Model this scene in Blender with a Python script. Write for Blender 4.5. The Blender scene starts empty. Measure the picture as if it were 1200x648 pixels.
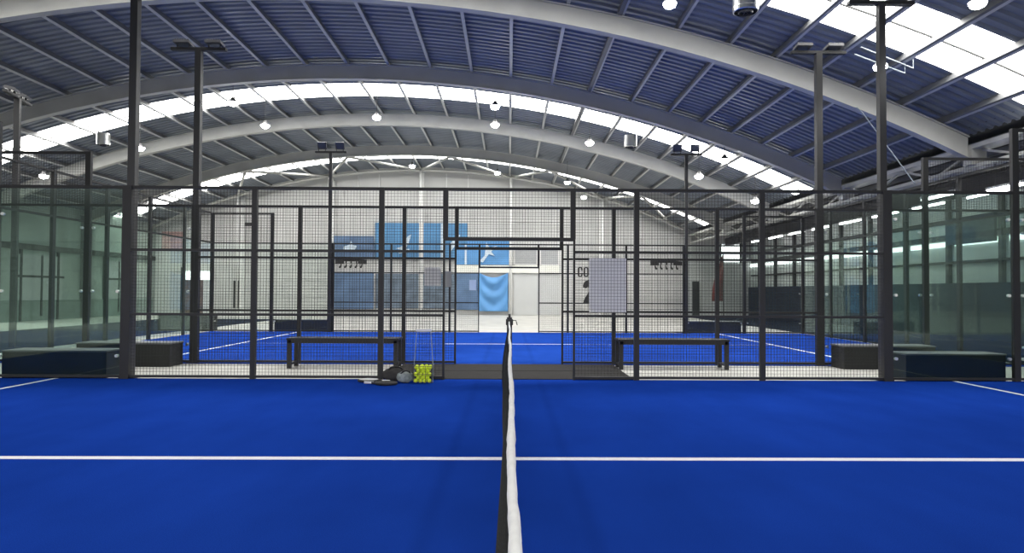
import bpy, bmesh, math, random
from mathutils import Matrix, Vector
from math import sin, cos, pi, sqrt, atan2
random.seed(7)
scene = bpy.context.scene
COL = scene.collection

# ------------------------------------------------------------------ camera
F_PX, CAM_H, YAW, PITCH, ROLL, SX = 792.11, 1.373, 0.01064, 0.02273, 0.00486, 4.62
fwd = Vector((sin(YAW)*cos(PITCH), cos(YAW)*cos(PITCH), sin(PITCH)))
r0 = Vector((cos(YAW), -sin(YAW), 0)); u0 = r0.cross(fwd)
rr = r0*cos(ROLL) + u0*sin(ROLL); uu = -r0*sin(ROLL) + u0*cos(ROLL)
cam = bpy.data.cameras.new('camera'); camo = bpy.data.objects.new('camera', cam); COL.objects.link(camo)
m = Matrix((rr, uu, -fwd)).transposed().to_4x4(); m.translation = Vector((-0.006, 0, CAM_H))
camo.matrix_world = m
cam.sensor_width = 36; cam.lens = F_PX/1200*36; cam.shift_x = -SX/1200; cam.clip_end = 200; cam.clip_start = .05
scene.camera = camo

# ------------------------------------------------------------------ world and exposure
w = bpy.data.worlds.new('world'); scene.world = w; w.use_nodes = True
_nt = w.node_tree; _bg = _nt.nodes['Background']      # fill light added as a sky, dim at the horizon for glass reflections, brighter above
_tc = _nt.nodes.new('ShaderNodeTexCoord'); _sp = _nt.nodes.new('ShaderNodeSeparateXYZ'); _cr = _nt.nodes.new('ShaderNodeValToRGB')
_nt.links.new(_tc.outputs['Generated'], _sp.inputs[0]); _nt.links.new(_sp.outputs['Z'], _cr.inputs[0]); _nt.links.new(_cr.outputs[0], _bg.inputs[0])
_cr.color_ramp.elements[0].position = .10; _cr.color_ramp.elements[0].color = (.10, .10, .10, 1)
_cr.color_ramp.elements[1].position = .24; _cr.color_ramp.elements[1].color = (1, .98, .95, 1)
_bg.inputs[1].default_value = 2.7
SKYLIGHT = 9.0
LAMP_W = 130
scene.view_settings.view_transform = 'Standard'; scene.view_settings.look = 'None'
scene.view_settings.exposure = 0.38; scene.view_settings.gamma = 1.0
scene.view_settings.use_curve_mapping = False
scene.cycles.use_denoising = True
scene.cycles.max_bounces = 10; scene.cycles.diffuse_bounces = 5; scene.cycles.transparent_max_bounces = 48
scene.cycles.caustics_reflective = False; scene.cycles.caustics_refractive = False
scene.cycles.sample_clamp_indirect = 4

# ------------------------------------------------------------------ materials
def mat(name, col, rough=.6, metal=0, noise=0, nscale=4, bump=0, bscale=200, emit=0, spec=None):
    mt = bpy.data.materials.new(name); mt.use_nodes = True
    nt = mt.node_tree; b = nt.nodes['Principled BSDF']
    b.inputs['Base Color'].default_value = (*col, 1); b.inputs['Roughness'].default_value = rough
    b.inputs['Metallic'].default_value = metal
    if spec is not None: b.inputs['Specular IOR Level'].default_value = spec
    if emit:
        b.inputs['Emission Color'].default_value = (*col, 1); b.inputs['Emission Strength'].default_value = emit
    if noise or bump: tc = nt.nodes.new('ShaderNodeTexCoord')
    if noise:
        n = nt.nodes.new('ShaderNodeTexNoise'); n.inputs['Scale'].default_value = nscale; n.inputs['Detail'].default_value = 5
        nt.links.new(tc.outputs['Object'], n.inputs['Vector'])
        r = nt.nodes.new('ShaderNodeMapRange'); r.inputs['From Min'].default_value = .3; r.inputs['From Max'].default_value = .7
        r.inputs['To Min'].default_value = 1-noise; r.inputs['To Max'].default_value = 1+noise
        nt.links.new(n.outputs['Fac'], r.inputs['Value'])
        v = nt.nodes.new('ShaderNodeVectorMath'); v.operation = 'SCALE'; v.inputs[0].default_value = col
        nt.links.new(r.outputs[0], v.inputs['Scale']); nt.links.new(v.outputs[0], b.inputs['Base Color'])
    if bump:
        n2 = nt.nodes.new('ShaderNodeTexNoise'); n2.inputs['Scale'].default_value = bscale
        nt.links.new(tc.outputs['Object'], n2.inputs['Vector'])
        bp = nt.nodes.new('ShaderNodeBump'); bp.inputs['Strength'].default_value = bump; bp.inputs['Distance'].default_value = .01
        nt.links.new(n2.outputs['Fac'], bp.inputs['Height']); nt.links.new(bp.outputs[0], b.inputs['Normal'])
    return mt

def glass_mat(name, tint, refl=.1):
    mt = bpy.data.materials.new(name); mt.use_nodes = True; nt = mt.node_tree
    for n in list(nt.nodes): nt.nodes.remove(n)
    out = nt.nodes.new('ShaderNodeOutputMaterial'); mx = nt.nodes.new('ShaderNodeMixShader')
    tr = nt.nodes.new('ShaderNodeBsdfTransparent'); tr.inputs[0].default_value = (*tint, 1)
    gl = nt.nodes.new('ShaderNodeBsdfGlossy'); gl.inputs['Roughness'].default_value = .015; gl.inputs[0].default_value = (.85, 1, .95, 1)
    fr = nt.nodes.new('ShaderNodeFresnel'); ge = nt.nodes.new('ShaderNodeNewGeometry'); mr = nt.nodes.new('ShaderNodeMapRange')   # same Fresnel on both faces of the pane
    mr.inputs['To Min'].default_value = 1.38; mr.inputs['To Max'].default_value = 1/1.38
    nt.links.new(ge.outputs['Backfacing'], mr.inputs['Value']); nt.links.new(mr.outputs[0], fr.inputs[0])
    nt.links.new(fr.outputs[0], mx.inputs[0]); nt.links.new(tr.outputs[0], mx.inputs[1]); nt.links.new(gl.outputs[0], mx.inputs[2])
    nt.links.new(mx.outputs[0], out.inputs[0])
    return mt

def turf_mat(name, col):
    mt = mat(name, col, 1.0, spec=0, bump=.6, bscale=350)
    nt = mt.node_tree; b = nt.nodes['Principled BSDF']
    tc = nt.nodes.new('ShaderNodeTexCoord')
    def noise(scale, lo, hi, sc=(1, 1, 1)):
        mp = nt.nodes.new('ShaderNodeMapping'); mp.inputs['Scale'].default_value = sc
        n = nt.nodes.new('ShaderNodeTexNoise'); n.inputs['Scale'].default_value = scale; n.inputs['Detail'].default_value = 4
        nt.links.new(tc.outputs['Object'], mp.inputs[0]); nt.links.new(mp.outputs[0], n.inputs['Vector'])
        r = nt.nodes.new('ShaderNodeMapRange'); r.inputs['From Min'].default_value = .3; r.inputs['From Max'].default_value = .7
        r.inputs['To Min'].default_value = lo; r.inputs['To Max'].default_value = hi
        nt.links.new(n.outputs['Fac'], r.inputs['Value']); return r.outputs[0]
    a = noise(.5, .88, 1.12); c = noise(2.2, .93, 1.07, (1, .35, 1)); d = noise(160, .8, 1.2)
    m1 = nt.nodes.new('ShaderNodeMath'); m1.operation = 'MULTIPLY'; nt.links.new(a, m1.inputs[0]); nt.links.new(c, m1.inputs[1])
    m2 = nt.nodes.new('ShaderNodeMath'); m2.operation = 'MULTIPLY'; nt.links.new(m1.outputs[0], m2.inputs[0]); nt.links.new(d, m2.inputs[1])
    # pressed carpet seams either side of the net
    sp = nt.nodes.new('ShaderNodeSeparateXYZ'); nt.links.new(tc.outputs['Object'], sp.inputs[0])
    def mth(op, a_, v1=None):
        q = nt.nodes.new('ShaderNodeMath'); q.operation = op; nt.links.new(a_, q.inputs[0])
        if v1 is not None: q.inputs[1].default_value = v1
        return q.outputs[0]
    dd = mth('ABSOLUTE', mth('SUBTRACT', mth('ABSOLUTE', sp.outputs['X']), .48))
    rs = nt.nodes.new('ShaderNodeMapRange'); rs.interpolation_type = 'SMOOTHSTEP'; rs.inputs['From Max'].default_value = .09
    rs.inputs['To Min'].default_value = .88; nt.links.new(dd, rs.inputs['Value'])
    m3 = nt.nodes.new('ShaderNodeMath'); m3.operation = 'MULTIPLY'; nt.links.new(m2.outputs[0], m3.inputs[0]); nt.links.new(rs.outputs[0], m3.inputs[1])
    v = nt.nodes.new('ShaderNodeVectorMath'); v.operation = 'SCALE'; v.inputs[0].default_value = col
    nt.links.new(m3.outputs[0], v.inputs['Scale']); nt.links.new(v.outputs[0], b.inputs['Base Color'])
    return mt

M = dict(
    concrete=mat('grey_concrete', (.50, .49, .45), .5, noise=.12, nscale=1.2),
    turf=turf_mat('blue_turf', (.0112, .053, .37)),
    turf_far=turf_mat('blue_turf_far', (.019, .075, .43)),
    line=mat('white_line', (.85, .87, .92), .8, noise=.05, nscale=30),
    post=mat('charcoal_paint', (.017, .0172, .0175), .5, noise=.15, nscale=3),
    pole=mat('grey_pole_paint', (.030, .030, .031), .4, noise=.12, nscale=2),
    wire=mat('black_wire', (.012, .012, .013), .5, noise=.1, nscale=9),
    beam=mat('pale_grey_steel', (.50, .50, .475), .5, noise=.07, nscale=1.5),
    lip=mat('lit_purlin_edge', (.52, .53, .53), .5, noise=.05),
    purlin=mat('grey_purlin', (.15, .152, .155), .5, noise=.1, nscale=2),  # purlin web shading is put into this dark colour, caught light into the lip
    roof=mat('blue_grey_sheet', (.21, .235, .275), .45, noise=.12, nscale=.9),
    wall=mat('pale_cladding', (.62, .62, .61), .7, noise=.05, nscale=.7),
    wallrail=mat('white_column_paint', (.78, .78, .77), .6, noise=.04),
    sidewall=mat('grey_green_wall', (.62, .66, .64), .6, noise=.1, nscale=.8),
    dark=mat('dark_ceiling', (.035, .036, .038), .7, noise=.2, nscale=1.5),
    rubber=mat('dark_rubber', (.010, .018, .032), .9, noise=.2, nscale=1, spec=.1),
    lwall=mat('dull_green_wall', (.34, .38, .36), .6, noise=.15, nscale=.8),
    navy=mat('navy_padding', (.014, .026, .050), .8, noise=.15, nscale=1.3),
    box=mat('dark_box_board', (.020, .021, .019), .6, noise=.12, nscale=3),
    boxtop=mat('grey_box_top', (.15, .155, .16), .5, noise=.08, nscale=3),
    mat_=mat('brown_black_mat', (.011, .009, .0075), .95, bump=.5, noise=.2, nscale=6),
    band=mat('white_net_band', (.88, .88, .85), .8, noise=.06, nscale=25, bump=.3, bscale=90),
    net=mat('black_net_cord', (.008, .009, .008), .9, noise=.1, nscale=20),
    white=mat('white_board', (.85, .85, .84), .5, noise=.02),
    black=mat('black_print', (.02, .02, .02), .6, noise=.05),
    shutter=mat('white_shutter', (.58, .59, .59), .5, noise=.03, nscale=1),
    pane=mat('grey_pane', (.42, .43, .44), .3, noise=.05),
    ledge=mat('cream_ledge', (.85, .85, .78), .5, noise=.03),
    blue=mat('blue_banner', (.10, .27, .50), .7, noise=.12, nscale=1.5),
    blue2=mat('blue_sheet', (.12, .33, .66), .55, noise=.08, nscale=1.2),
    slate=mat('slate_blue_banner', (.12, .20, .34), .7, noise=.18, nscale=1.3),
    slate2=mat('grey_blue_glass', (.16, .21, .27), .4, noise=.35, nscale=2),
    pale=mat('pale_blue_print', (.62, .74, .84), .7, noise=.05),
    steel=mat('brushed_steel', (.72, .73, .72), .28, metal=1, noise=.06, nscale=6),
    lamp=mat('lamp_glow', (1, 1, 1), emit=40),
    tube=mat('tube_glow', (1, 1, 1), emit=22),
    sky=mat('skylight_sheet', (1, .99, .95), emit=SKYLIGHT),
    daylit=mat('daylit_opening', (.95, 1, 1), emit=2.0),
    lens=mat('floodlight_lens', (.10, .105, .11), .15, noise=.05),
    head=mat('floodlight_head', (.09, .09, .095), .35, noise=.05),
    ball=mat('yellow_felt', (.78, .92, .06), .95, bump=.4, noise=.08, nscale=40),
    bag=mat('dark_grey_fabric', (.045, .043, .042), .9, noise=.2, nscale=14, bump=.4),
    bag2=mat('pale_grey_fabric', (.30, .34, .34), .85, noise=.3, nscale=22, bump=.4),
    red=mat('dull_red_cloth', (.20, .06, .055), .8, noise=.1),
    pink=mat('faded_pink_board', (.55, .33, .32), .8, noise=.2, nscale=2),
    brown=mat('brown_interior', (.16, .10, .08), .7, noise=.3, nscale=3),
    cable=mat('pale_cable', (.32, .36, .38), .5, noise=.05),
    green=mat('grey_green_canvas', (.20, .25, .23), .7, noise=.15, nscale=2),
    glass=glass_mat('green_tinted_glass', (.72, .79, .76)),
    glass_clear=glass_mat('clear_glass', (.94, .97, .955)),
)

# ------------------------------------------------------------------ mesh helpers
class MB:
    def __init__(s): s.v = []; s.f = []; s.m = []
    def add(s, vs, fs, mi=0):
        o = len(s.v); s.v += [tuple(v) for v in vs]; s.f += [tuple(i+o for i in f) for f in fs]; s.m += [mi]*len(fs)
    def box(s, x0, x1, y0, y1, z0, z1, mi=0):
        s.add([(x0,y0,z0),(x1,y0,z0),(x1,y1,z0),(x0,y1,z0),(x0,y0,z1),(x1,y0,z1),(x1,y1,z1),(x0,y1,z1)],
              [(0,3,2,1),(4,5,6,7),(0,1,5,4),(1,2,6,5),(2,3,7,6),(3,0,4,7)], mi)
    def bar(s, p, q, wx, wz, up=(0,0,1), mi=0):
        p = Vector(p); q = Vector(q); d = (q-p).normalized(); up = Vector(up)
        if abs(d.dot(up)) > .99: up = Vector((0,1,0))
        a = d.cross(up).normalized()*wx/2; b = d.cross(a).normalized()*wz/2
        s.add([p-a-b,p+a-b,p+a+b,p-a+b,q-a-b,q+a-b,q+a+b,q-a+b],
              [(0,1,2,3),(7,6,5,4),(0,4,5,1),(1,5,6,2),(2,6,7,3),(3,7,4,0)], mi)
    def tube(s, pts, r, n=8, mi=0, cap=True):
        pts = [Vector(p) for p in pts]; N = len(pts); rs = r if isinstance(r, (list, tuple)) else [r]*N
        vs = []
        ref = None
        for i, p in enumerate(pts):
            d = (pts[min(i+1, N-1)]-pts[max(i-1, 0)]).normalized()
            if ref is None: ref = Vector((0,0,1)) if abs(d.z) < .9 else Vector((1,0,0))
            a = d.cross(ref).normalized(); b = a.cross(d).normalized(); ref = b
            for k in range(n):
                t = 2*pi*k/n; vs.append(p+a*cos(t)*rs[i]+b*sin(t)*rs[i])
        fs = [(i*n+k, i*n+(k+1)%n, (i+1)*n+(k+1)%n, (i+1)*n+k) for i in range(N-1) for k in range(n)]
        if cap: fs += [tuple(range(n))[::-1], tuple((N-1)*n+k for k in range(n))]
        s.add(vs, fs, mi)
    def lathe(s, prof, c=(0,0,0), n=24, mi=0):
        vs = [(c[0]+r*cos(2*pi*k/n), c[1]+r*sin(2*pi*k/n), c[2]+z) for r, z in prof for k in range(n)]
        fs = [(i*n+k, i*n+(k+1)%n, (i+1)*n+(k+1)%n, (i+1)*n+k) for i in range(len(prof)-1) for k in range(n)]
        s.add(vs, fs, mi)
    def grid(s, fn, nu, nv, mi=0):
        vs = [fn(i/nu, j/nv) for i in range(nu+1) for j in range(nv+1)]
        fs = [(i*(nv+1)+j, (i+1)*(nv+1)+j, (i+1)*(nv+1)+j+1, i*(nv+1)+j+1) for i in range(nu) for j in range(nv)]
        s.add(vs, fs, mi)
    def build(s, name, mats, parent=None, smooth=False, bevel=0, loc=None):
        me = bpy.data.meshes.new(name)
        off = Vector(loc) if loc is not None else Vector((0,0,0))
        me.from_pydata([tuple(Vector(v)-off) for v in s.v], [], s.f)
        for mm in (mats if isinstance(mats, (list, tuple)) else [mats]): me.materials.append(M[mm])
        for p, i in zip(me.polygons, s.m): p.material_index = i; p.use_smooth = smooth
        me.validate(); me.update()
        o = bpy.data.objects.new(name, me); COL.objects.link(o)
        if parent is not None:
            wl_ = Vector((0,0,0)); q_ = parent
            while q_ is not None: wl_ += q_.location; q_ = q_.parent
            o.parent = parent; o.location = off - wl_
        else: o.location = off
        if bevel:
            b = o.modifiers.new('bevel', 'BEVEL'); b.width = bevel; b.segments = 2; b.limit_method = 'ANGLE'
        return o
def tag(o, label=None, cat=None, group=None, kind=None):
    if label: o['label'] = label
    if cat: o['category'] = cat
    if group: o['group'] = group
    if kind: o['kind'] = kind
    return o
def thing(name, loc, label, cat, group=None, kind=None):
    o = bpy.data.objects.new(name, None); COL.objects.link(o); o.location = loc; o.empty_display_size = .2
    return tag(o, label, cat, group, kind)
def kids(o): return [c for c in bpy.data.objects if c.parent == o]
def copy_tree(o, parent=None):
    c = o.copy(); COL.objects.link(c); c.parent = parent
    for ch in kids(o): copy_tree(ch, c)
    return c

# ------------------------------------------------------------------ geometry of the place
YN, YM, YF = 10.593, 12.893, 22.893          # fences: near court far side, middle court both sides
ACX, AR, ATOP = -5.219, 36.488, 8.125         # inner edge of the roof arches
ACZ = ATOP-AR
def az(x, e=0): return ACZ + sqrt((AR+e)**2-(x-ACX)**2)
XL, XR = -21.0, 10.62
ARCHES = [3.57, 9.54, 15.52, 21.49, 27.47, 33.44]
YBACK = 40.3
SKYL = [(12.0, 13.7), (24.05, 25.6), (36.0, 37.55)]

# floor
fl = MB(); fl.box(-21.2, 14.7, -7, 40.6, -.25, -.012); fl.build('floor', 'concrete'); tag(bpy.data.objects['floor'], kind='structure')
def court(y0, y1, x0, x1, m0, ys, xs, lw, name='court_turf'):
    b = MB(); b.box(x0, x1, y0, y1, -.0119, 0)
    for (a0, a1, c0, c1) in xs: b.box(a0, a1, c0, c1, 0, .0022, 1)
    o = b.build(name, [m0, 'line']); return tag(o, kind='structure')
court(.60, YN+.03, -10, 10, 'turf', 0, [(-7.02, 7.02, 5.55, 5.64), (-7.05, -6.98, .6, YN), (6.98, 7.05, .6, YN)], 0)
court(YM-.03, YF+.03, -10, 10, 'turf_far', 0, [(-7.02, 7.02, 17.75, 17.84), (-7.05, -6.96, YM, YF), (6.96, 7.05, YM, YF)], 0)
b = MB(); b.box(10.15, 14.3, 6, 40, -.0119, 0); o = b.build('aisle_floor', 'rubber'); tag(o, kind='structure')
b = MB(); b.box(-16.6, -11.1, 8, 33, -.0119, 0); o = b.build('court_turf', 'rubber'); tag(o, kind='structure')

# walls -----------------------------------------------------------------
b = MB()          # back wall: vertical cladding face following the roof line, with shallow horizontal planks
N = 60
for i in range(N):
    x0 = -21+35.5*i/N; x1 = -21+35.5*(i+1)/N
    z0 = az(min(x0, 10.6), .7) if x0 < 10.7 else 5.4; z1 = az(min(x1, 10.6), .7) if x1 < 10.7 else 5.4
    b.add([(x0,YBACK,-.1),(x1,YBACK,-.1),(x1,YBACK,z1),(x0,YBACK,z0),(x0,YBACK+.2,-.1),(x1,YBACK+.2,-.1),(x1,YBACK+.2,z1),(x0,YBACK+.2,z0)],
          [(0,1,2,3),(7,6,5,4),(3,2,6,7)])
z = .5
while z < 6.2:
    for (xa, xb) in ((-20.9, 14.4),): b.box(xa, xb, YBACK-.025, YBACK, z, z+.46)
    z += .5
wb = b.build('wall_back', 'wall'); tag(wb, kind='structure')
for x, wd in ((-10.5, .2), (-5.18, .2), (.1, .18), (5.46, .2), (-15.8, .2)):
    b = MB(); b.box(x-wd/2, x+wd/2, YBACK-.2, YBACK-.03, 0, az(x, .3)); b.build('wall_column', 'wallrail', wb)
for x in (-9.0, -7.75, -3.75, -2.45, 2.7, 7.9):
    b = MB(); b.box(x-.03, x+.03, YBACK-.09, YBACK-.026, 4.6 if abs(x) < 8 else 5, az(x, .3)); b.build('cladding_rail', 'wallrail', wb)

b = MB(); b.box(-21.25, -21, -2, 40.5, -.1, 5.4)
wl = b.build('wall_left', 'lwall'); tag(wl, kind='structure')
for y in (9.54, 15.52, 21.49, 27.47, 33.44):
    b = MB(); b.box(-20.99, -20.6, y-.15, y+.15, 0, 5.0); b.build('wall_column', 'purlin', wl)
for y in (12.2, 17.2, 19.8, 23.4, 25.9, 29.2, 31.6, 35.2, 37.6):  # mullions and glazed bays stand in for glass reflections and clutter
    b = MB(); b.box(-20.99, -20.9, y-.06, y+.06, 0, 3.1); b.build('mullion', 'post', wl)
b = MB(); b.box(-20.99, -20.94, 8, 40, .0, .9); b.build('wall_padding', 'green', wl)
for y0, y1 in ((11, 14), (17, 20), (23, 26), (29, 32), (35.5, 37.5)):
    b = MB(); b.box(-20.99, -20.93, y0+.1, y1-.1, .9, 2.9); p = b.build('glazed_bay', 'pane', wl)
    b = MB(); b.box(-20.99, -20.9, (y0+y1)/2-.05, (y0+y1)/2+.05, .2, 2.9); b.box(-20.99, -20.9, y0, y1, 1.9, 2.0); b.build('glazing_bar', 'post', p)
b = MB(); b.box(-20.98, -20.8, 8, 40, 3.1, 3.35); b.build('wall_beam', 'post', wl)

b = MB(); b.box(14.5, 14.7, -2, 40.5, -.1, 5.4)
wr = b.build('wall_right', 'sidewall'); tag(wr, kind='structure')
for z0, z1 in ((3.66, 3.80), (3.12, 3.30), (2.35, 2.43)):
    b = MB(); b.box(14.38, 14.49, 4, 40, z0, z1); b.build('wall_beam', 'post', wr)
y = 10
while y < 40:
    b = MB(); b.box(14.36, 14.49, y-.07, y+.07, 1.7, 5.2); b.build('wall_column', 'post', wr); y += 2.4
y = 10.2
while y < 39:
    b = MB(); b.box(14.42, 14.49, y, y+1.9, 2.92, 3.08); b.build('clerestory_pane', 'daylit', wr); y += 2.4
b = MB(); b.box(14.30, 14.49, 4, 40.2, 0, 1.72); b.build('wall_padding', 'navy', wr)

# roof ------------------------------------------------------------------
def skin_pt(x, y, e): return (x, y, az(x, e))
b = MB(); ROOFX0, ROOFX1 = -21.2, 10.9
ys = []
segs = [(-4.0, SKYL[0][0])]+[(SKYL[i][1], SKYL[i+1][0]) for i in range(2)]+[(SKYL[2][1], 40.6)]
PITCHC = .27
for (ya, yb) in segs:
    y = ya; prof = []
    while y < yb:
        for dy, dz in ((0, 0), (.10, 0), (.135, .045), (.235, .045)):
            if y+dy < yb: prof.append((y+dy, dz))
        y += PITCHC
    prof.append((yb, 0))
    nx = 44
    vs = []
    for i in range(nx+1):
        x = ROOFX0+(ROOFX1-ROOFX0)*i/nx
        for (yy, dz) in prof: vs.append((x, yy, az(x, .665+dz)))
    L = len(prof)
    b.add(vs, [(i*L+j, (i+1)*L+j, (i+1)*L+j+1, i*L+j+1) for i in range(nx) for j in range(L-1)])
ceil = b.build('ceiling', 'roof'); tag(ceil, kind='structure')
PX = [-20.3,-19.2,-18.0,-16.75,-15.45,-14.1,-12.79,-11.5,-10.3,-9.05,-7.82,-6.55,-5.22,-3.9,-2.56,-1.24,.01,1.32,2.55,3.88,5.09,6.15,7.1,8.09,9.09,10.05]
for x in PX:
    t = (x-ACX)/AR; wd = .10 if x == 2.55 else .05
    zc = az(x, .575); th = .16 if x != 2.55 else .24
    nx_, nz_ = sin(math.asin(t)), cos(math.asin(t))
    b = MB(); b.bar((x, -4, zc), (x, 40.2, zc), th, wd, up=(nz_, 0, -nx_))
    # lower lip of the section, coloured paler than the shaded web
    b.add(*(lambda q: (q.v, q.f))((lambda q: (q.bar((x+.02, -4, zc-.08), (x+.02, 40.2, zc-.08), .014, wd+.035, up=(nz_, 0, -nx_)), q)[1])(MB())), mi=1)
    b.build('purlin', ['purlin', 'lip'], ceil)
for (ya, yb) in SKYL:
    b = MB(); nx = 44
    def fn(u, v): x = ROOFX0+(ROOFX1-ROOFX0)*u; return (x, ya+(yb-ya)*v, az(x, .675))
    b.grid(fn, nx, 1); b.build('skylight', 'sky', ceil)
    b = MB()
    ym = ya+(yb-ya)*.47
    for i in range(nx):
        xa = ROOFX0+(ROOFX1-ROOFX0)*i/nx; xb = ROOFX0+(ROOFX1-ROOFX0)*(i+1)/nx
        b.bar((xa, ym, az(xa, .655)), (xb, ym, az(xb, .655)), .035, .03)
    b.build('glazing_bar', 'post', ceil)

# arched beams
names = {3.57: 'behind', 9.54: 'over the near court', 15.52: 'nearest in view, crossing the top of the picture',
         21.49: 'second in view, just in front of the long skylight', 27.47: 'third in view, above the middle court lamps',
         33.44: 'farthest solid one, in front of the end wall bracing'}
for ay in ARCHES[1:]:
    b = MB(); nx = 48; X0, X1 = XL, XR
    def ring(e0, e1, yw):
        vs = []
        for i in range(nx+1):
            x = X0+(X1-X0)*i/nx
            vs += [(x, ay-yw, az(x, e0)), (x, ay+yw, az(x, e0)), (x, ay+yw, az(x, e1)), (x, ay-yw, az(x, e1))]
        fs = [(i*4+k, i*4+(k+1) % 4, (i+1)*4+(k+1) % 4, (i+1)*4+k) for i in range(nx) for k in range(4)]
        fs += [(0, 1, 2, 3), (nx*4+3, nx*4+2, nx*4+1, nx*4)]
        b.add(vs, fs)
    ring(0, .022, .11); ring(.022, .44, .045); ring(.44, .462, .11)
    o = b.build('arched_beam', 'beam', loc=(0, ay, 0))
    tag(o, 'pale grey arched steel roof beam, the one ' + names[ay], 'beam', 'arched roof beams')
# end truss arch made of tube, and V struts
tr = thing('end_truss', (0, 39.4, 0), 'white tubular arched truss against the far end wall with V struts', 'truss')
def arc_tube(e, y, r):
    b = MB(); b.tube([(x, y, az(x, e)) for x in [XL+.2+(14.2-XL-3.8)*i/40 for i in range(41)]], r, 8); return b
arc_tube(.33, 39.4, .075).build('bottom_chord', 'beam', tr, smooth=True)
cols = [-15.8, -10.5, -5.18, .1, 5.46, 9.5]; mids = [-13.1, -8.03, -2.96, 2.03, 6.6]
for i, mx in enumerate(mids):
    for cx in (cols[i], cols[i+1]):
        b = MB(); b.tube([(cx, 39.4, az(cx, .33)), (mx, 33.55, az(mx, .02))], .06, 8); b.build('strut', 'beam', tr, smooth=True)
for cx in cols[:-1]:
    b = MB(); b.tube([(cx, 39.4, 0), (cx, 39.4, az(cx, .33))], .07, 8); b.build('post', 'wallrail', tr, smooth=True)

# eaves girder and lean-to on the right
eg = thing('eaves_girder', (10.9, 2, 4.2), 'pale grey steel girder running under the right eaves', 'girder')
for z0, z1, x0, x1 in ((4.72, 4.82, 10.64, 11.1), (4.30, 4.38, 10.75, 11.05)):
    b = MB(); b.box(x0, x1, 2, 40.2, z0, z1); b.build('chord', 'beam', eg)
y = 3.6; k = 0
while y < 39:
    b = MB(); b.bar((10.9, y, 4.34 if k % 2 else 4.76), (10.9, y+1.5, 4.76 if k % 2 else 4.34), .05, .05); b.build('web_bar', 'beam', eg); y += 1.5; k += 1
for y in ARCHES[2:]:
    b = MB(); b.box(10.63, 10.98, y-.15, y+.15, 4.36, 4.72); b.build('bearing', 'beam', eg)
b = MB(); b.add([(10.7,2,5.25),(14.6,2,4.85),(14.6,40.4,4.85),(10.7,40.4,5.25),(10.7,2,5.33),(14.6,2,4.93),(14.6,40.4,4.93),(10.7,40.4,5.33)],
    [(0,3,2,1),(4,5,6,7),(0,1,5,4),(1,2,6,5),(2,3,7,6),(3,0,4,7)])
lc = b.build('ceiling_aisle', 'dark'); tag(lc, kind='structure')
for x in (11.6, 12.4, 13.2, 14.0):
    zz = 5.25-(x-10.7)*.1026
    b = MB(); b.box(x-.04, x+.04, 2, 40.2, zz-.16, zz-.01); b.build('purlin', 'purlin', lc)
b = MB(); b.box(12.9, 13.15, 6, 40.2, 4.18, 4.62); o = b.build('aisle_beam', 'dark')
tag(o, 'dark steel beam over the right aisle carrying a row of tube lamps', 'beam')

# ------------------------------------------------------------------ fences
WIRE = .0038
def mesh_panel(par, x0, x1, z0, z1, y, axis='x'):
    b = MB(); h = WIRE/2; st = .05
    n = max(1, round((x1-x0)/st)); mz = max(1, round((z1-z0)/st))
    for i in range(1, n):
        x = x0+(x1-x0)*i/n
        if axis == 'x': b.box(x-h, x+h, y-h, y+h, z0, z1)
        else: b.box(y-h, y+h, x-h, x+h, z0, z1)
    for j in range(1, mz):
        z = z0+(z1-z0)*j/mz
        if axis == 'x': b.box(x0, x1, y-h-WIRE, y-h, z-h, z+h)
        else: b.box(y-h-WIRE, y-h, x0, x1, z-h, z+h)
    return b.build('mesh_panel', 'wire', par)
def bx(par, name, m_, *a, **k):
    b = MB(); b.box(*a); return b.build(name, m_, par, **k)
def glass(par, x0, x1, y, z0=.06, z1=2.96, axis='x', gm='glass_clear'):
    b = MB()
    if axis == 'x': b.box(x0, x1, y-.006, y+.006, z0, z1)
    else: b.box(y-.006, y+.006, x0, x1, z0, z1)
    g = b.build('glass_panel', gm, par)
    if axis != 'x': return
    for zz in (.35, 1.35, 2.55):
        for xx in (x0+.05, x1-.05):
            b = MB(); b.tube([(xx, y-.024, zz), (xx, y+.024, zz)], .024, 10); b.build('clamp', 'steel', g)
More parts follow.
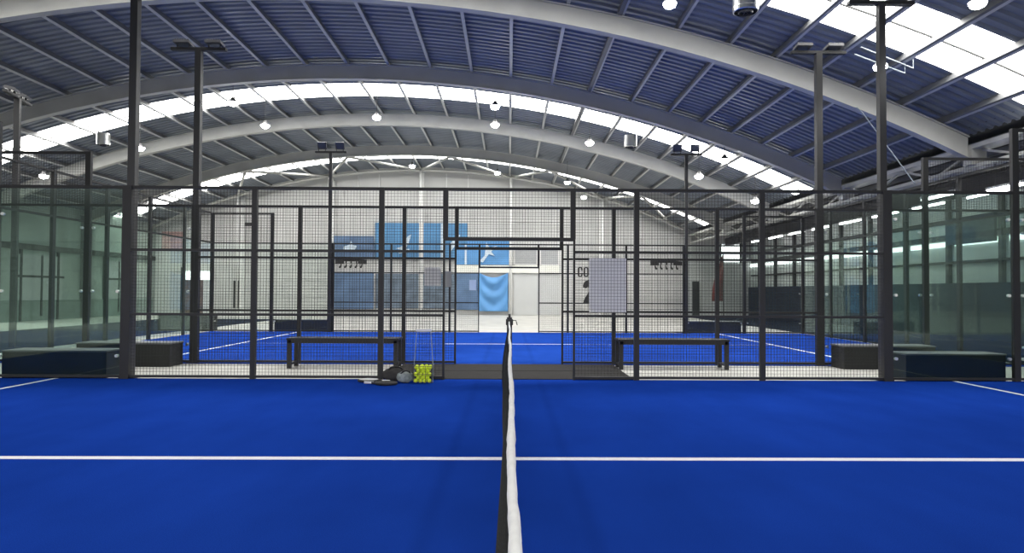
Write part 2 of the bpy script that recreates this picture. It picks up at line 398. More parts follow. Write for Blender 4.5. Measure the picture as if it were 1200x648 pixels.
def fence(Y, label, pw, far=False):
    f = thing('court_fence', (0, Y, 0), label, 'fence')
    P = lambda x, z0, z1, wd=pw, d=.07: bx(f, 'post', 'post', x-wd/2, x+wd/2, Y-d/2, Y+d/2, z0, z1)
    bigs = .14 if not far else .1
    for s in (-1, 1):
        P(s*5.95, 0, 3.0, bigs, .1); P(s*8, 0, 4.0, .1); P(s*10, 0, 4.0, .1)
        for x in (2, 3.98): P(s*x, 0, 3.0)
        P(s*1.0, 2.2, 3.0)
        bx(f, 'door_jamb', 'post', s*1.02-.0175, s*1.02+.0175, Y-.02, Y+.02, 0, 2.2)
        a, c = sorted((s*1.0, s*5.9))
        for z in (1.0, 2.0): bx(f, 'rail', 'post', a, c, Y-.045, Y-.005, z-.02, z+.02)
        bx(f, 'bottom_rail', 'post', min(s*1.0, s*10), max(s*1.0, s*10), Y-.03, Y+.03, .02, .055)
        ed = [1.04, 1.96, 3.94, 5.88]
        for x0, x1 in ((1.04, 2-pw/2), (2+pw/2, 3.98-pw/2), (3.98+pw/2, 5.88)):
            q0, q1 = sorted((s*x0, s*x1)); mesh_panel(f, q0, q1, .055, 2.96, Y+.01)
        q0, q1 = sorted((s*6.04, s*7.94)); glass(f, q0, q1, Y, gm='glass' if Y < 11 else 'glass_clear')
        q0, q1 = sorted((s*8.06, s*9.94)); glass(f, q0, q1, Y, gm='glass' if Y < 11 else 'glass_clear'); mesh_panel(f, q0, q1, 3.0, 3.97, Y)
        bx(f, 'rail', 'post', min(s*8, s*10), max(s*8, s*10), Y-.03, Y+.03, 3.95, 4.0)
        bx(f, 'rail', 'post', min(s*8, s*10), max(s*8, s*10), Y-.03, Y+.03, 2.96, 3.0)
    bx(f, 'top_rail', 'post', -8, 8, Y-.03, Y+.03, 2.955, 3.0)
    bx(f, 'door_header', 'post', -1, 1, Y-.03, Y+.03, 2.17, 2.225)
    mesh_panel(f, -.96, .96, 2.225, 2.955, Y+.01)
    return f
fence(YN, 'tall dark mesh fence with open doorway along the near court, behind the net', .08)
fence(YM, 'dark mesh fence on the near side of the farther court, behind the slatted benches', .07)
fence(YF, 'most distant dark mesh fence, on the far side of the farther court', .07, True)
def end_fence(X, label):
    f = thing('end_fence', (X, 17.9, 0), label, 'fence')
    for i in range(1, 5):
        y = YM+2*i; bx(f, 'post', 'post', X-.035, X+.035, y-.05, y+.05, 0, 4.0)
    for i in range(5):
        y0, y1 = YM+2*i+.06, YM+2*i+1.94
        glass(f, y0, y1, X, axis='y'); mesh_panel(f, y0, y1, 3.0, 3.96, X, axis='y')
    for z in (2.96, 3.95): bx(f, 'rail', 'post', X-.03, X+.03, YM+.06, YF-.06, z, z+.045)
    return f
end_fence(-10.0, 'glass and mesh end wall closing the left end of the farther court')
end_fence(10.0, 'glass and mesh end wall closing the right end of the farther court')

# ------------------------------------------------------------------ court lamp poles
def floodhead(par, c, tilt, wd=.30, hh=.24, th=.05):
    b = MB(); b.box(-wd/2, wd/2, -hh/2, hh/2, -th/2, th/2)
    for k in range(6): b.box(-wd/2+.03+k*(wd-.06)/5-.006, -wd/2+.03+k*(wd-.06)/5+.006, -hh/2+.02, hh/2-.02, th/2, th/2+.025)
    o = b.build('floodlight', 'head', par)
    o.location = c; o.rotation_euler = (tilt, 0, 0)
    b = MB(); b.box(-wd/2+.025, wd/2-.025, -hh/2+.025, hh/2-.025, -th/2-.004, -th/2+.002)
    l = b.build('lens', 'lens'); l.parent = o
    return o
def lamp_pole(x, y, zt, label, tilt, wd=.115, bar=1.05, up=.11, rz=0, x_off=0):
    t = thing('court_lamp_pole', (x, y, 0), label, 'lamp pole', 'lamp poles along the courts'); t.rotation_euler.z = rz
    def B(name, m_, *a):
        b = MB(); b.box(*a); o = b.build(name, m_); o.parent = t; return o
    B('base_plate', 'post', -.12, .12, -.1, .1, 0, .015)
    B('pole', 'pole', -wd/2, wd/2, -wd/2, wd/2, .015, zt-.02)
    B('crossbar', 'post', -bar/2, bar/2, -.05, .05, zt-.03, zt+.025)
    for s in (-1, 1):
        h = floodhead(t, (s*.30, 0, zt+up), tilt)
        B('bracket', 'post', s*.30-.12, s*.30-.105, -.02, .02, zt+.03, zt+up)
        B('bracket', 'post', s*.30+.105, s*.30+.12, -.02, .02, zt+.03, zt+up)
    return t
lamp_pole(-5.95, YN+.11, 6.04, 'tall lamp pole on the left of the near fence, reaching out of the top', -.15)
lamp_pole(5.95, YN+.11, 6.04, 'tall lamp pole on the right of the near fence, reaching the top edge', -.15, wd=.105)
lamp_pole(-6.0, YM+.11, 6.02, 'lamp pole with flat twin heads, left end of the middle fence', -.12)
lamp_pole(6.0, YM+.11, 6.06, 'lamp pole with flat twin heads, right end of the middle fence', -.12)
lamp_pole(-6.03, YF-.1, 6.06, 'small distant lamp pole left of the blue wall banners', -1.15, up=.22, wd=.1)
lamp_pole(6.0, YF-.1, 6.06, 'small distant lamp pole on the right of the white end wall', -1.15, up=.22, wd=.1)
lamp_pole(-11.63, 16.0, 5.9, 'lamp pole beyond the glass at the far left edge with angled heads', .25, rz=pi/2+.25, bar=1.3)

# ------------------------------------------------------------------ net
NX = .009
t = thing('court_net', (NX, 5.6, 0), 'black tennis net seen end-on with a white top band running straight to the doorway', 'net')
Y0, Y1 = .72, YN-.14
def sag(y): return .885+.03*((y-5.6)/4.9)**2
def lean(y):      # sideways sag of the net foot
    return -.030-.012*sin(y*1.1)-.002*y-.05*math.exp(-((y-9.7)/.5)**2)
b = MB()
cord = .0045
n = int((Y1-Y0)/.042)
def netp(y, v):   # v 0 top .. 1 bottom
    bul = lean(y)*(sin(v*pi*.5)**1.0) - .018*sin(pi*v)
    return Vector((NX-.008+bul, y, (sag(y)-.02)*(1-v)+.015*v))
for i in range(n+1):
    y = Y0+(Y1-Y0)*i/n; pts = [netp(y, k/8) for k in range(9)]
    for p, q in zip(pts, pts[1:]): b.bar(p, q, cord, cord, up=(0, 1, 0))
for j in range(1, 21):
    pts = [netp(Y0+(Y1-Y0)*i/60, j/20) for i in range(61)]
    for p, q in zip(pts, pts[1:]): b.bar(p, q, cord, cord)
b.build('net_mesh', 'net', t)
b = MB(); rnd = random.Random(3); prof = []
NB = 170; wob = [rnd.uniform(-1, 1) for _ in range(NB+3)]; wob2 = [rnd.uniform(-1, 1) for _ in range(NB+3)]
vs = []
for i in range(NB+1):
    y = Y0+(Y1-Y0)*(i/NB)**1.6
    a = sum(wob[i:i+3])/3; c = sum(wob2[i:i+3])/3
    hw = .0125+.0022*a; cx = NX+.002*c-.001+(.004*sin(y*2.3)); zt = sag(y)
    if abs(y-2.32) < .03: hw += .003
    sec = [(-hw*.8, -.055), (-hw, -.03), (-hw*.85, -.006), (-hw*.3, .002), (hw*.3, .002), (hw*.85, -.006), (hw, -.03), (hw*.8, -.055)]
    for (sx, sz) in sec: vs.append((cx+sx, y, zt+sz))
b.add(vs, [(i*8+k, i*8+k+1, (i+1)*8+k+1, (i+1)*8+k) for i in range(NB) for k in range(7)]+[(i*8+7, i*8, (i+1)*8, (i+1)*8+7) for i in range(NB)])
b.build('top_band', 'band', t, smooth=True)
for y in (YN-.12, .66):
    b = MB(); b.box(NX-.04, NX+.04, y-.04, y+.04, 0, .98); b.box(NX-.055, NX+.055, y-.05, y+.05, .86, .95); b.tube([(NX, y, .98), (NX, y, 1.03)], .02, 10)
    b.tube([(NX+.03, y, .93), (NX+.1, y, .93), (NX+.12, y, .86)], .008, 6)
    b.build('net_post', 'post', t)

# ------------------------------------------------------------------ between the courts
b = MB(); b.box(-1.97, 1.97, YN+.07, 11.72, -.0119, .006); b.box(-1.97, 1.97, 11.76, YM-.06, -.0119, .006)
o = b.build('door_mat', 'mat_'); tag(o, 'wide dark brown mat on the floor joining the two fence doorways', 'mat')
def bench(x, label):
    t = thing('bench', (x, 12.35, 0), label, 'bench', 'benches between the courts')
    def B(name, *a, m_='post', bev=.004):
        b = MB(); b.box(*a); o = b.build(name, m_); o.parent = t; return o
    b = MB()
    for k in range(5): b.box(-1.0, 1.0, -.23+k*.095, -.23+k*.095+.08, .50, .53)
    o = b.build('seat', 'post'); o.parent = t
    B('apron', -.98, .98, -.23, -.19, .44, .50); B('apron', -.98, .98, .2, .235, .44, .50)
    for sx in (-1, 1):
        for y in (-.2, .2): B('leg', sx*.95-.035, sx*.95+.035, y-.03, y+.03, -.012, .50)
        B('foot_bar', sx*.95-.03, sx*.95+.03, -.17, .17, .05, .09)
    return t
bench(-2.97, 'long dark bench behind the near fence, to the left of the doorway')
bench(2.97, 'long dark bench behind the near fence, right of the doorway and below the white board')
def lowbox(x0, x1, y0, y1, h, label):
    xc, yc = (x0+x1)/2, (y0+y1)/2
    t = thing('low_box', (xc, yc, 0), label, 'box', 'low dark boxes beside the courts')
    b = MB(); b.box(x0, x1, y0, y1, -.012, h-.025); b.build('body', 'box', t, bevel=.006)
    b = MB(); b.box(x0-.01, x1+.01, y0-.012, y1+.01, h-.025, h); b.build('lid', 'boxtop', t, bevel=.004)
    b = MB()
    for k in range(3): b.box(x0+.01, x1-.01, y0-.004, y0+.002, .08+k*.1, .088+k*.1)
    b.build('groove', 'black', t)
lowbox(-7.95, -6.32, YN+.12, YN+.6, .42, 'low dark box behind the near glass, left end, with a light top edge')
lowbox(6.32, 7.92, YN+.12, YN+.6, .42, 'low dark box behind the near glass, right end, with a light top edge')
lowbox(-7.8, -6.12, 12.3, 12.8, .42, 'low dark box against the middle fence on the left, partly behind the left post')
lowbox(6.12, 7.8, 12.3, 12.8, .42, 'low dark box against the middle fence on the right, behind the right post')
lowbox(-7.95, -6.1, YF+.15, YF+.65, .40, 'small distant low box behind the far fence, left side')
lowbox(6.1, 7.95, YF+.15, YF+.65, .40, 'small distant low box behind the far fence, right side')
lowbox(-11.9, -10.15, YF+.2, YF+.8, .55, 'dark box outside the far left corner of the farther court')

# white board on the near fence and small ones
def board(x0, x1, y, z0, z1, label, m_='white'):
    b = MB(); b.box(x0, x1, y, y+.012, z0, z1); o = b.build('sign_board', m_, loc=((x0+x1)/2, y, z0)); tag(o, label, 'board'); return o
board(1.26, 1.84, YN+.013, 1.06, 1.91, 'blank white rectangular board behind the near mesh, right of the doorway')
board(-1.61, -1.30, YM-.008, 1.48, 1.83, 'small white square board on the middle fence, left of the doorway')
board(-1.22, -1.10, YM-.008, 1.46, 1.76, 'narrow pale grey box plate beside the left jamb of the middle doorway', 'pane')
board(-1.34, -1.11, YF-.008, 1.42, 1.77, 'small pale plate on the far fence in front of the blue sheet', 'pale')

# ------------------------------------------------------------------ things on the end wall
YW = YBACK-.03
def flat(name, x0, x1, z0, z1, m_, label, cat, d=.03, group=None, wav=0, off=0):
    b = MB()
    if wav:
        def fn(u, v):
            x = x0+(x1-x0)*u; z = z1+(z0-z1)*v
            if wav > .2:
                sag_ = .28*sin(pi*u)*(1-v)**2
                sw = v-.30*sin(pi*u)
                sg = .10*sin(sw*15)*(sin(pi*u)**.7)*(1-.4*v)+.04*sin(u*9+v*3)
                return (x, YW-.24+sg, z-sag_)
            sg = wav*(.5*sin(u*3.2+v*6)+.35*sin(v*13+cos(u*4)*2.2)+.3*sin(u*17))
            return (x, YW-.14-off+sg*.35*(.25+v), z)
        b.grid(fn, 40, 50)
        for i in range(len(b.v)): pass
    else: b.box(x0, x1, YW-d-off, YW-off-.001, z0, z1)
    o = b.build(name, m_, smooth=bool(wav), loc=((x0+x1)/2, YW-off, z0))
    if wav:
        s = o.modifiers.new('thick', 'SOLIDIFY'); s.thickness = .01
    return tag(o, label, cat, group)
def mark(par, mb, mt='pale', name='print'): return mb.build(name, mt, par)
def poly(mb, pts, y, th=.004):
    n = len(pts); mb.add([(x, y-th, z) for x, z in pts]+[(x, y, z) for x, z in pts], [tuple(range(n)), tuple(range(2*n-1, n-1, -1))]+[(i, i+n, (i+1) % n+n, (i+1) % n) for i in range(n)])
oA = flat('wall_banner', -7.95, -2.48, 3.3, 5.43, 'blue', 'large upper blue banner on the end wall with pale marks', 'banner', wav=.05)
b = MB(); yb = YW-.19
poly(b, [(-6.7,3.9),(-6.2,4.1),(-6.05,4.6),(-5.8,4.75),(-5.95,4.2),(-6.2,3.8)], yb); poly(b, [(-6.5,3.6),(-5.9,3.75),(-5.9,3.9),(-6.6,3.8)], yb)
poly(b, [(-4.05,3.3),(-3.9,3.3),(-3.9,5.4),(-4.05,5.4)], yb)
poly(b, [(-3.5,3.7),(-3.1,4.2),(-2.9,4.75),(-3.1,4.7),(-3.5,4.2)], yb)
mark(oA, b)
oB = flat('wall_banner', -10.48, -8.0, 3.38, 4.64, 'slate', 'slate blue banner above the dark lettering strip on the left of the end wall', 'banner', wav=.05)
b = MB(); poly(b, [(-9.8,3.75),(-9.2,3.7),(-9.0,4.05),(-9.25,4.1),(-9.35,4.35),(-9.5,4.1),(-9.8,4.0)], yb); mark(oB, b)
flat('wall_banner', -10.45, -8.0, .31, 2.5, 'slate', 'slate blue lower banner at the left of the end wall', 'banner', wav=.06)
flat('glazed_partition', -7.92, -3.2, .35, 2.42, 'slate2', 'dim grey-blue glazed front low on the end wall', 'partition')
oC = flat('wall_banner', -3.12, .02, 2.97, 4.48, 'blue2', 'bright blue banner above the cream ledge with a pale splash mark', 'banner', wav=.04)
b = MB(); yb = YW-.2
poly(b, [(-1.75,3.2),(-1.45,3.5),(-1.35,4.3),(-1.15,4.0),(-.7,4.1),(-1.05,3.75),(-.85,3.5),(-1.2,3.6),(-1.55,3.1)], yb); poly(b, [(-2.62,2.97),(-2.5,2.97),(-2.5,4.2),(-2.62,4.2)], yb); mark(oC, b)
flat('blue_sheet', -3.1, -1.82, .29, 2.46, 'slate', 'dull blue sheet hanging left of the brighter rippled sheet', 'sheet', wav=.08)
o = flat('blue_sheet', -1.78, -.05, .22, 2.50, 'blue2', 'bright rippled blue sheet hanging beside the white shutter', 'sheet', wav=.5, off=.05)
flat('wall_ledge', -3.12, 3.0, 2.50, 2.95, 'ledge', 'cream ledge band across the end wall above the shutter', 'ledge', d=.16)
d = thing('door_1', (1.6, YW, 0), None, None, kind='structure')
def P2(par, name, m_, *a):
    b = MB(); b.box(*a); return b.build(name, m_, par)
P2(d, 'shutter', 'shutter', .3, 1.7, YW-.05, YW-.001, .0, 2.49); P2(d, 'shutter', 'shutter', 1.85, 2.98, YW-.05, YW-.001, .0, 2.49)
P2(d, 'frame', 'pane', 1.7, 1.85, YW-.07, YW-.001, 0, 2.49)
for i, (x0, x1) in enumerate(((.3, 1.7), (1.86, 2.98))):
    wn = thing('window_%d' % (i+1), ((x0+x1)/2, YW, 3), None, None, kind='structure')
    P2(wn, 'pane', 'pane', x0+.05, x1-.05, YW-.04, YW-.001, 3.02, 3.92)
    for a in ((x0, x0+.05, 2.97, 3.97), (x1-.05, x1, 2.97, 3.97)): P2(wn, 'window_frame', 'wallrail', a[0], a[1], YW-.07, YW-.001, a[2], a[3])
    for z in (2.97, 3.92): P2(wn, 'window_frame', 'wallrail', x0, x1, YW-.07, YW-.001, z, z+.05)
# dark strips with five small hooks under each
def strip(x0, x1, mir, label):
    b = MB(); W_ = x1-x0
    poly(b, [(x0, 2.98), (x0+W_*.27, 2.98), (x0+W_*.27, 3.28), (x0, 3.30)], YW-.002, .012)
    poly(b, [(x1-W_*.28, 3.0), (x1, 2.98), (x1, 3.24), (x1-W_*.28, 3.28)], YW-.002, .012)
    poly(b, [(x0+W_*.27, 3.14), (x1-W_*.28, 3.14), (x1-W_*.28, 3.30), (x0+W_*.27, 3.30)], YW-.002, .012)
    for k in range(5):
        xc = x0+W_*(.17+.165*k); s = -1 if mir else 1
        poly(b, [(xc-s*.05, 3.0+.02*k % .1), (xc-s*.01, 2.98), (xc+s*.04, 2.86), (xc+s*.11, 2.84), (xc+s*.09, 2.75), (xc+s*.0, 2.74), (xc-s*.05, 2.82)][::s], YW-.002, .012)
        if 0 < k < 4: poly(b, [(xc-.03, 3.14), (xc-.03, 3.0), (xc+.04, 3.0), (xc+.05, 3.14)], YW-.002, .012)
    o = b.build('wall_emblem', 'black', loc=(x0, YW, 2.7)); tag(o, label, 'emblem', 'black emblems on the end wall')
strip(-10.32, -8.45, True, 'black strip emblem with five hooks, between the two slate blue banners')
strip(8.45, 10.35, False, 'black strip emblem with five hooks on the bare right part of the end wall')
# lettering "CO" and two dark shapes beneath, running behind the white board
def letter(ch, x0, x1, z0, z1):
    b = MB(); w_ = x1-x0; s = w_*.30; hh = z1-z0; c = w_*.25; N_ = 8; y = YW-.003; th = .01
    def rr(x0, x1, z0, z1, c):
        pts = []
        for cx, cz, a0 in ((x1-c, z1-c, 0), (x0+c, z1-c, 90), (x0+c, z0+c, 180), (x1-c, z0+c, 270)):
            for k in range(5): a = math.radians(a0+k*22.5); pts.append((cx+c*cos(a), cz+c*sin(a)))
        return pts
    O = rr(x0, x1, z0, z1, c*1.3); I = rr(x0+s, x1-s, z0+s*.8, z1-s*.8, c*.5)
    n = len(O)
    for i in range(n):
        j = (i+1) % n
        mz = (O[i][1]+O[j][1])/2; mx = (O[i][0]+O[j][0])/2
        if ch == 'C' and mx > x1-s*.5 and z0+hh*.33 < mz < z1-hh*.33: 
            # straight right side of the C: keep the two ends only
            for za, zb in ((I[i][1], z1-hh*.34), (z0+hh*.34, I[j][1])):
                pass
            zt = max(O[i][1], O[j][1]); zb = min(O[i][1], O[j][1])
            poly(b, [(x1-s, z1-hh*.36), (x1, z1-hh*.36), (x1, zt), (x1-s, zt)], y, th)
            poly(b, [(x1-s, zb), (x1, zb), (x1, z0+hh*.36), (x1-s, z0+hh*.36)], y, th)
            continue
        poly(b, [O[i], O[j], I[j], I[i]], y, th)
    return b
lt = letter('C', 4.11, 4.40, 2.29, 2.87); t2 = lt.build('wall_letter', 'black', loc=(4.25, YW, 2.3)); tag(t2, 'black painted letter C on the white end wall', 'letter', 'lettering CO on the end wall')
lt = letter('O', 4.46, 4.76, 2.29, 2.87); t2 = lt.build('wall_letter', 'black', loc=(4.6, YW, 2.3)); tag(t2, 'black painted letter O beside the white board', 'letter', 'lettering CO on the end wall')
b = MB(); poly(b, [(4.78, 2.12)]+[(4.78-.36*sin(a), 1.72+.38*cos(a)) for a in [pi/2*k/8 for k in range(1, 9)]]+[(4.42, 1.66), (4.6, 1.60), (4.7, 1.68), (4.78, 1.66)], YW-.002, .01)
tag(b.build('wall_symbol', 'black', loc=(4.6, YW, 1.6)), 'black rounded wall symbol just below the lettering', 'symbol')
b = MB(); poly(b, [(4.78, 1.42), (4.62, 1.15), (4.5, .95), (4.42, .70), (4.78, .70)], YW-.002, .01)
tag(b.build('wall_symbol', 'black', loc=(4.6, YW, .7)), 'black wedge wall symbol, the lower one under the lettering', 'symbol')

# left of the end wall
d = thing('door_2', (-18.5, YW, 0), None, None, kind='structure')
P2(d, 'door_frame', 'post', -19.4, -19.27, YW-.1, YW-.001, 0, 2.75); P2(d, 'door_frame', 'post', -17.7, -17.57, YW-.1, YW-.001, 0, 2.75)
P2(d, 'transom_pane', 'daylit', -19.27, -17.7, YW-.04, YW-.001, 2.0, 2.5); P2(d, 'door_leaf', 'brown', -19.27, -18.1, YW-.05, YW-.001, 0, 2.0); P2(d, 'door_leaf', 'wallrail', -18.1, -17.7, YW-.05, YW-.001, 0, 2.0)
flat('wall_poster', -20.6, -19.3, 3.7, 4.85, 'pink', 'faded pink poster high at the left end of the end wall', 'poster')
d = thing('door_3', (-16.2, YW, 0), None, None, kind='structure')
P2(d, 'door_leaf', 'pole', -16.32, -16.0, YW-.04, YW-.001, .33, 1.95)
flat('wall_vent', -15.92, -15.0, 5.2, 5.42, 'post', 'dark slot vent high on the left of the end wall', 'vent')
# right end of the end wall
wn = thing('window_3', (13.2, YW, 3.3), None, None, kind='structure')
P2(wn, 'pane', 'daylit', 12.7, 13.8, YW-.03, YW-.001, 3.2, 4.25)
for a in (12.62, 13.8): P2(wn, 'window_frame', 'post', a, a+.08, YW-.06, YW-.001, 3.15, 4.3)
t = thing('feather_flag', (12.0, 38.5, 0), 'dull red tapering flag standing in the far right corner', 'flag')
b = MB(); b.tube([(12.25, 38.5, -.01), (12.25, 38.5, 3.6)], .025, 8); b.build('flag_pole', 'pole', t)
b = MB()
def fn(u, v):
    z = .9+2.65*v; wd = .62*(1-v**1.6)+.04; return (12.24-wd*u, 38.5+.06*sin(u*5+v*7), z)
b.grid(fn, 8, 24); o = b.build('flag_cloth', 'red', t, smooth=True); s = o.modifiers.new('t', 'SOLIDIFY'); s.thickness = .008
b = MB(); b.lathe([(0, -.012), (.28, -.012), (.28, .05), (.05, .09), (0, .09)], (12.25, 38.5, 0)); b.build('flag_base', 'post', t)
d = thing('door_4', (11.2, YW, 0), None, None, kind='structure')
P2(d, 'door_leaf', 'pole', 10.95, 11.35, YW-.05, YW-.001, 0, 2.05)
# dark screen hung on the right wall
b = MB(); b.box(14.26, 14.36, 19.7, 21.9, 2.95, 3.8); o = b.build('hanging_board', 'navy', loc=(14.3, 20.8, 3)); tag(o, 'dark navy board hung high on the right wall seen through the glass', 'board')

# ------------------------------------------------------------------ lamps and fans under the roof
def highbay(x, y, z, label):
    t = thing('high_bay_lamp', (x, y, z), label, 'lamp', 'high bay lamps under the roof')
    b = MB(); b.lathe([(0, .16), (.05, .16), (.07, .10), (.11, .07), (.16, .02), (.165, 0), (.15, 0)], (0,0,0), 20); o = b.build('reflector', 'head'); o.parent = t
    b = MB(); b.lathe([(.15, .004), (.15, -.03), (.12, -.085), (.06, -.115), (0, -.12)], (0,0,0), 20); o = b.build('lens', 'lamp'); o.parent = t
    b = MB(); b.tube([(0, 0, .16), (0, 0, min(az(x, .6)-z, 1.2))], .008, 6); o = b.build('hanger', 'post'); o.parent = t
    L = bpy.data.lights.new('lamp_light', 'SPOT'); L.energy = LAMP_W; L.spot_size = 2.6; L.spot_blend = .6; L.shadow_soft_size = .14
    lo = bpy.data.objects.new('lamp_light', L); COL.objects.link(lo); lo.parent = t; lo.location = (0, 0, -.16); return t
HB = [(-4.85,24.55,7.72,'above the left of centre, beyond the skylight'),(-9.09,25.1,7.52,'just left above the second arch'),(-13.72,25.15,6.66,'beside the tall left lamp pole'),
      (-9.05,22.06,7.52,'hanging across the bright skylight on the left'),(-.48,21.84,7.41,'upper one of the close pair near the picture centre'),(-.53,24.3,7.42,'lower one of the close pair near the picture centre'),
      (2.9,24.36,6.8,'on the third arch left of the cylindrical fan'),(-4.91,34.05,7.72,'far one in front of the end truss, left'),(-.6,34.18,7.43,'far one in front of the end truss, middle'),
      (2.86,33.2,6.81,'far one low over the fence top, right of middle'),(4.03,36.4,6.52,'farthest one, seen through the upper fence mesh'),(2.98,12.49,6.78,'near the top edge, left of the hanging fan'),
      (6.91,12.45,5.62,'brightest one beside the tall right lamp pole'),(6.96,9.9,5.72,'in the top right corner'),(6.88,21.47,5.64,'over the right skylight end, upper one'),
      (6.9,24.45,5.63,'over the right end of the third arch, lower one'),(9.1,24.85,4.8,'low at the right eaves beyond the fence'),(-17.36,25.3,5.62,'at the far left seen through the corner mesh')]
for x, y, z, l in HB:
    t = highbay(x, y, z, 'round white high bay lamp ' + l)
    if 9 < y < 15: t.scale = (.8, .8, .8)
def fan(x, y, z, label, r=.22, h=.4):
    t = thing('cylindrical_fan', (x, y, z), label, 'fan', 'cylindrical ceiling fans')
    b = MB(); b.lathe([(r*.9, 0), (r, .01), (r, h-.02), (r*.94, h), (0, h)], (0,0,0), 32); b.lathe([(r*1.015, h*.18), (r*1.03, h*.2), (r*1.015, h*.22)], (0,0,0), 32); o = b.build('casing', 'steel', smooth=False); o.parent = t
    b = MB(); b.lathe([(r*.9, .0), (r*.86, .06), (0, .07)], (0,0,0), 32); o = b.build('grille', 'black'); o.parent = t
    b = MB()
    for k in range(8):
        a = k*pi/4; b.bar((0, 0, .005), (r*.9*cos(a), r*.9*sin(a), .005), .008, .008)
    b.lathe([(r*.55, -.03), (r*.6, .0), (r*.55, .01)], (0,0,0), 24); o = b.build('guard', 'head'); o.parent = t
    top = az(x, .5)-z
    for sx in (-1, 1):
        b = MB(); b.tube([(sx*r*.8, 0, h), (sx*r*.8, 0, top)], .01, 6); o = b.build('hanger', 'post'); o.parent = t
fan(4.21, 11.95, 6.40, 'shiny steel cylinder fan cut by the top edge of the picture')
fan(4.13, 22.94, 6.33, 'small steel cylinder fan in front of the third arch, right side', .21)
fan(-14.16, 23.6, 6.42, 'small steel cylinder fan below the skylight at the left', .21)
for i, y in enumerate([14.9, 17.4, 20.0, 22.4, 24.8, 27.2, 29.6, 32.0, 34.4]):
    t = thing('tube_lamp', (13.0, y, 4.1), 'slim white tube lamp under the dark aisle beam on the right', 'lamp', 'tube lamps in the right aisle')
    b = MB(); b.box(12.96, 13.04, y, y+1.6, 4.13, 4.179); b.build('batten', 'wallrail', t)
    b = MB(); b.tube([(13.0, y+.02, 4.10), (13.0, y+1.58, 4.10)], .03, 8); b.build('tube', 'tube', t)
for x, y, z, l in ((10.9, 16.35, 3.85, 'brightest slim tube lamp under the right eaves, just below the fence top'), (10.9, 13.9, 3.72, 'slim tube lamp at the right edge under the eaves')):
    t = thing('tube_lamp', (x, y, z), l, 'lamp', 'tube lamps under the right eaves')
    b = MB(); b.box(x-.05, x+.05, y, y+1.35, z+.03, z+.08); b.build('batten', 'wallrail', t)
    b = MB(); b.tube([(x, y+.02, z), (x, y+1.33, z)], .035, 8); b.build('tube', 'tube', t)
    for q in (.2, 1.1):
        b = MB(); b.tube([(x, y+q, z+.08), (x, y+q, 4.3)], .008, 6); b.build('hanger', 'post', t)
b = MB(); P = [Vector((7.99, 15.4, 5.67))]
for k in range(1, 21):
    u = k/20; P.append(Vector((7.99+1.31*u+.12*sin(u*pi), 15.35, 5.67-1.78*u-.16*sin(u*pi))))
b.tube(P, .012, 6); o = b.build('hanging_cable', 'cable', smooth=True); tag(o, 'thin pale cable hanging from the nearest arch at the right', 'cable')
for (a, c, l) in (((7.1,13.5,6.36),(8.22,13.6,5.97),'upper of two thin pale conduits under the right skylight'), ((7.15,13.85,6.34),(8.2,13.85,5.95),'lower of two thin pale conduits under the right skylight')):
    b = MB(); b.tube([a, c], .014, 8); b.tube([c, (c[0], c[1], c[2]+.25)], .006, 6); o = b.build('conduit', 'cable'); tag(o, l, 'conduit', 'conduits under the skylight')

# ------------------------------------------------------------------ things by the near fence
BX, BY = -1.285, 10.24
t = thing('ball_basket', (BX, BY, 0), 'wire ball basket with tall handles standing at the near fence', 'basket')
b = MB(); hw = .142; r_ = .003
for z in (.02, .14, .26): 
    e = hw*(.93+.07*z/.27); pts = [(-e,-e,z),(e,-e,z),(e,e,z),(-e,e,z)]
    for p, q in zip(pts, pts[1:]+pts[:1]): b.tube([p, q], r_*(1.4 if z > .2 else 1), 6)
for s in (-1, -.35, .35, 1):
    e0, e1 = hw*.93, hw
    for (p, q) in (((s*e0,-e0,.03),(s*e1,-e1,.27)), ((s*e0,e0,.03),(s*e1,e1,.27)), ((-e0,s*e0,.03),(-e1,s*e1,.27)), ((e0,s*e0,.03),(e1,s*e1,.27))): b.tube([p, q], r_, 6)
    b.tube([(s*e0,-e0,.03),(s*e0,e0,.03)], r_, 6)
o = b.build('wire_cage', 'head'); o.parent = t
for sx in (-1, 1):
    b = MB(); b.tube([(sx*hw, 0, .0), (sx*hw, 0, .27), (sx*.105, 0, .78)], .006, 8); o = b.build('handle', 'cable'); o.parent = t
b = MB(); b.tube([(-.11, 0, .785), (.11, 0, .785)], .02, 10); b.box(-.115, .115, -.02, .02, .775, .80); o = b.build('handle_grip', 'white'); o.parent = t
rb = random.Random(5); proto = None; placed = []
bmv = MB(); nn = 10; R_ = .033
bmv.lathe([(R_*sin(pi*k/nn)+1e-5, -R_*cos(pi*k/nn)) for k in range(nn+1)], (0,0,0), 14)
rowl = ['front', 'second', 'third', 'back']
lv = [('bottom layer', .040, 4), ('second layer', .088, 3), ('third layer', .136, 4), ('fourth layer', .184, 3), ('top layer', .232, 4)]
for li, (ln, z, nb) in enumerate(lv):
    for iy in range(nb):
        for ix in range(nb):
            if li == 4 and (ix, iy) in ((0, 0), (3, 1), (2, 2), (0, 3), (3, 3)): continue
            if li < 3 and 0 < iy: continue
            x = (ix-(nb-1)/2)*.0675+rb.uniform(-.0006, .0006); y = (iy-(nb-1)/2)*.0675
            if proto is None:
                ob = bmv.build('tennis_ball', 'ball', smooth=True); proto = ob
            else: ob = proto.copy(); COL.objects.link(ob)
            ob.location = (BX+x, BY+y, z)
            side = (['far left', 'left of centre', 'right of centre', 'far right'] if nb == 4 else ['left', 'middle', 'right'])[ix]
            rw = rowl[iy] if nb == 4 else ['front', 'middle', 'back'][iy]
            tag(ob, 'yellow ball in the wire basket, %s, %s row, %s' % (ln, rw, side), 'ball', 'yellow balls in the wire basket')

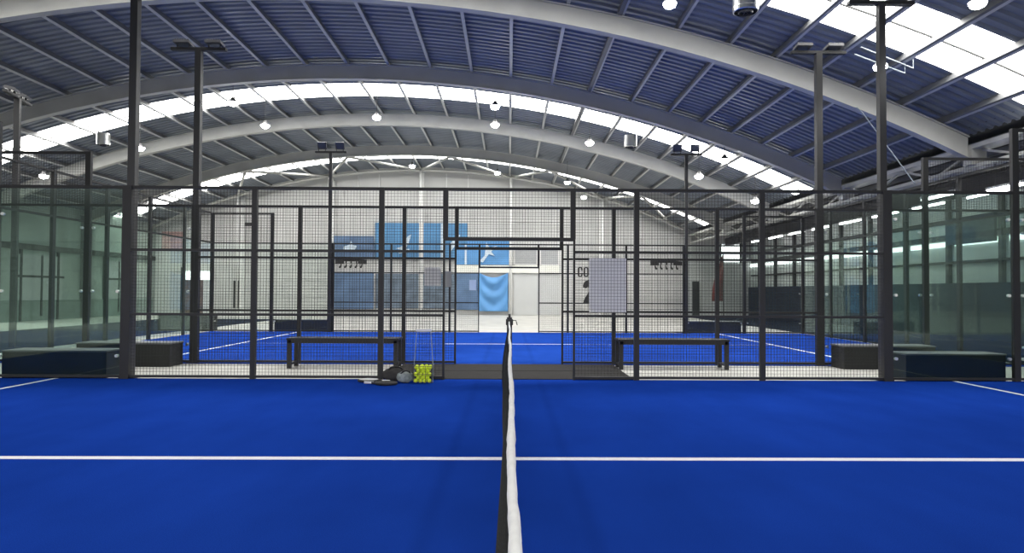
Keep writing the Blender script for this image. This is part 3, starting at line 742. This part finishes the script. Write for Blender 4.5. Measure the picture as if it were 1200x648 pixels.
def bagshape(name, c, size, m_, label, cat, seed, squash=.35, rz=0):
    r1 = random.Random(seed); t = thing(name, (c[0], c[1], 0), label, cat); t.rotation_euler.z = rz
    b = MB(); nu, nv = 28, 16; ph = [r1.uniform(0, 6) for _ in range(6)]
    vs = []
    for i in range(nu):
        a = 2*pi*i/nu
        for j in range(nv+1):
            e = -pi/2+pi*j/nv
            ce = abs(cos(e))**.7; se = (abs(sin(e))**.8)*(1 if sin(e) > 0 else -1)
            k = 1+.08*sin(3*a+ph[0])+.06*sin(5*a+4*e+ph[1])+.04*sin(9*a-5*e+ph[2])
            vs.append((size[0]/2*ce*cos(a)*k, size[1]/2*ce*sin(a)*k, size[2]/2*(1+se*(1+.1*sin(2*a+ph[3]))*1.0)+.001))
    vs = [(x, y, max(.001, z)) for x, y, z in vs]
    b.add(vs, [(i*(nv+1)+j, ((i+1) % nu)*(nv+1)+j, ((i+1) % nu)*(nv+1)+j+1, i*(nv+1)+j+1) for i in range(nu) for j in range(nv)])
    o = b.build('bag_body', m_, smooth=True); o.parent = t
    b = MB(); sx, sy, sz = size
    b.tube([(-sx*.28, -sy*.1, sz*.85), (-sx*.18, -sy*.35, sz*1.12), (0, -sy*.45, sz*1.2), (sx*.18, -sy*.35, sz*1.1), (sx*.28, -sy*.1, sz*.85)], .012, 8); o = b.build('strap', 'post', smooth=True); o.parent = t
    b = MB(); b.tube([(-sx*.35, -.01, sz*.93), (-sx*.12, -.015, sz*1.0), (sx*.12, -.015, sz*1.0), (sx*.33, -.01, sz*.93)], .006, 6); o = b.build('zip', 'head'); o.parent = t
    return t
bagshape('sports_bag', (-1.73, 10.43), (.42, .20, .19), 'bag', 'dark grey sports bag slumped at the foot of the fence', 'bag', 3, rz=.1)
bagshape('cloth_bag', (-1.56, 10.22), (.25, .17, .16), 'bag2', 'crumpled pale grey bag beside the ball basket', 'bag', 8, rz=.5)
def racket(c, rz, label, face):
    t = thing('padel_racket', (c[0], c[1], 0), label, 'racket', 'rackets lying by the fence'); t.rotation_euler.z = rz
    b = MB(); pts = [(.13*cos(a), .15*sin(a)) for a in [2*pi*k/28 for k in range(28)]]
    n = len(pts)
    b.add([(x, y, .004) for x, y in pts]+[(x, y, .040) for x, y in pts], [tuple(range(n))[::-1], tuple(range(n, 2*n))]+[(i, (i+1) % n, (i+1) % n+n, i+n) for i in range(n)])
    o = b.build('head', face, bevel=.005); o.parent = t
    b = MB(); b.tube([(.131*cos(2*pi*k/28), .151*sin(2*pi*k/28), .022) for k in range(29)], .0195, 8); o = b.build('frame', 'black', smooth=True); o.parent = t
    b = MB(); b.bar((-.05, -.13, .022), (-.012, -.22, .022), .02, .03); b.bar((.05, -.13, .022), (.012, -.22, .022), .02, .03); o = b.build('throat', 'black'); o.parent = t
    b = MB(); b.tube([(0, -.20, .022), (0, -.34, .022)], .018, 10); o = b.build('grip', 'white'); o.parent = t
racket((-2.12, 10.30), 1.35, 'white faced padel racket lying flat, nearer the dark post', 'white')
racket((-1.80, 10.0), -1.75, 'dark padel racket lying flat in front of the dark sports bag', 'bag')
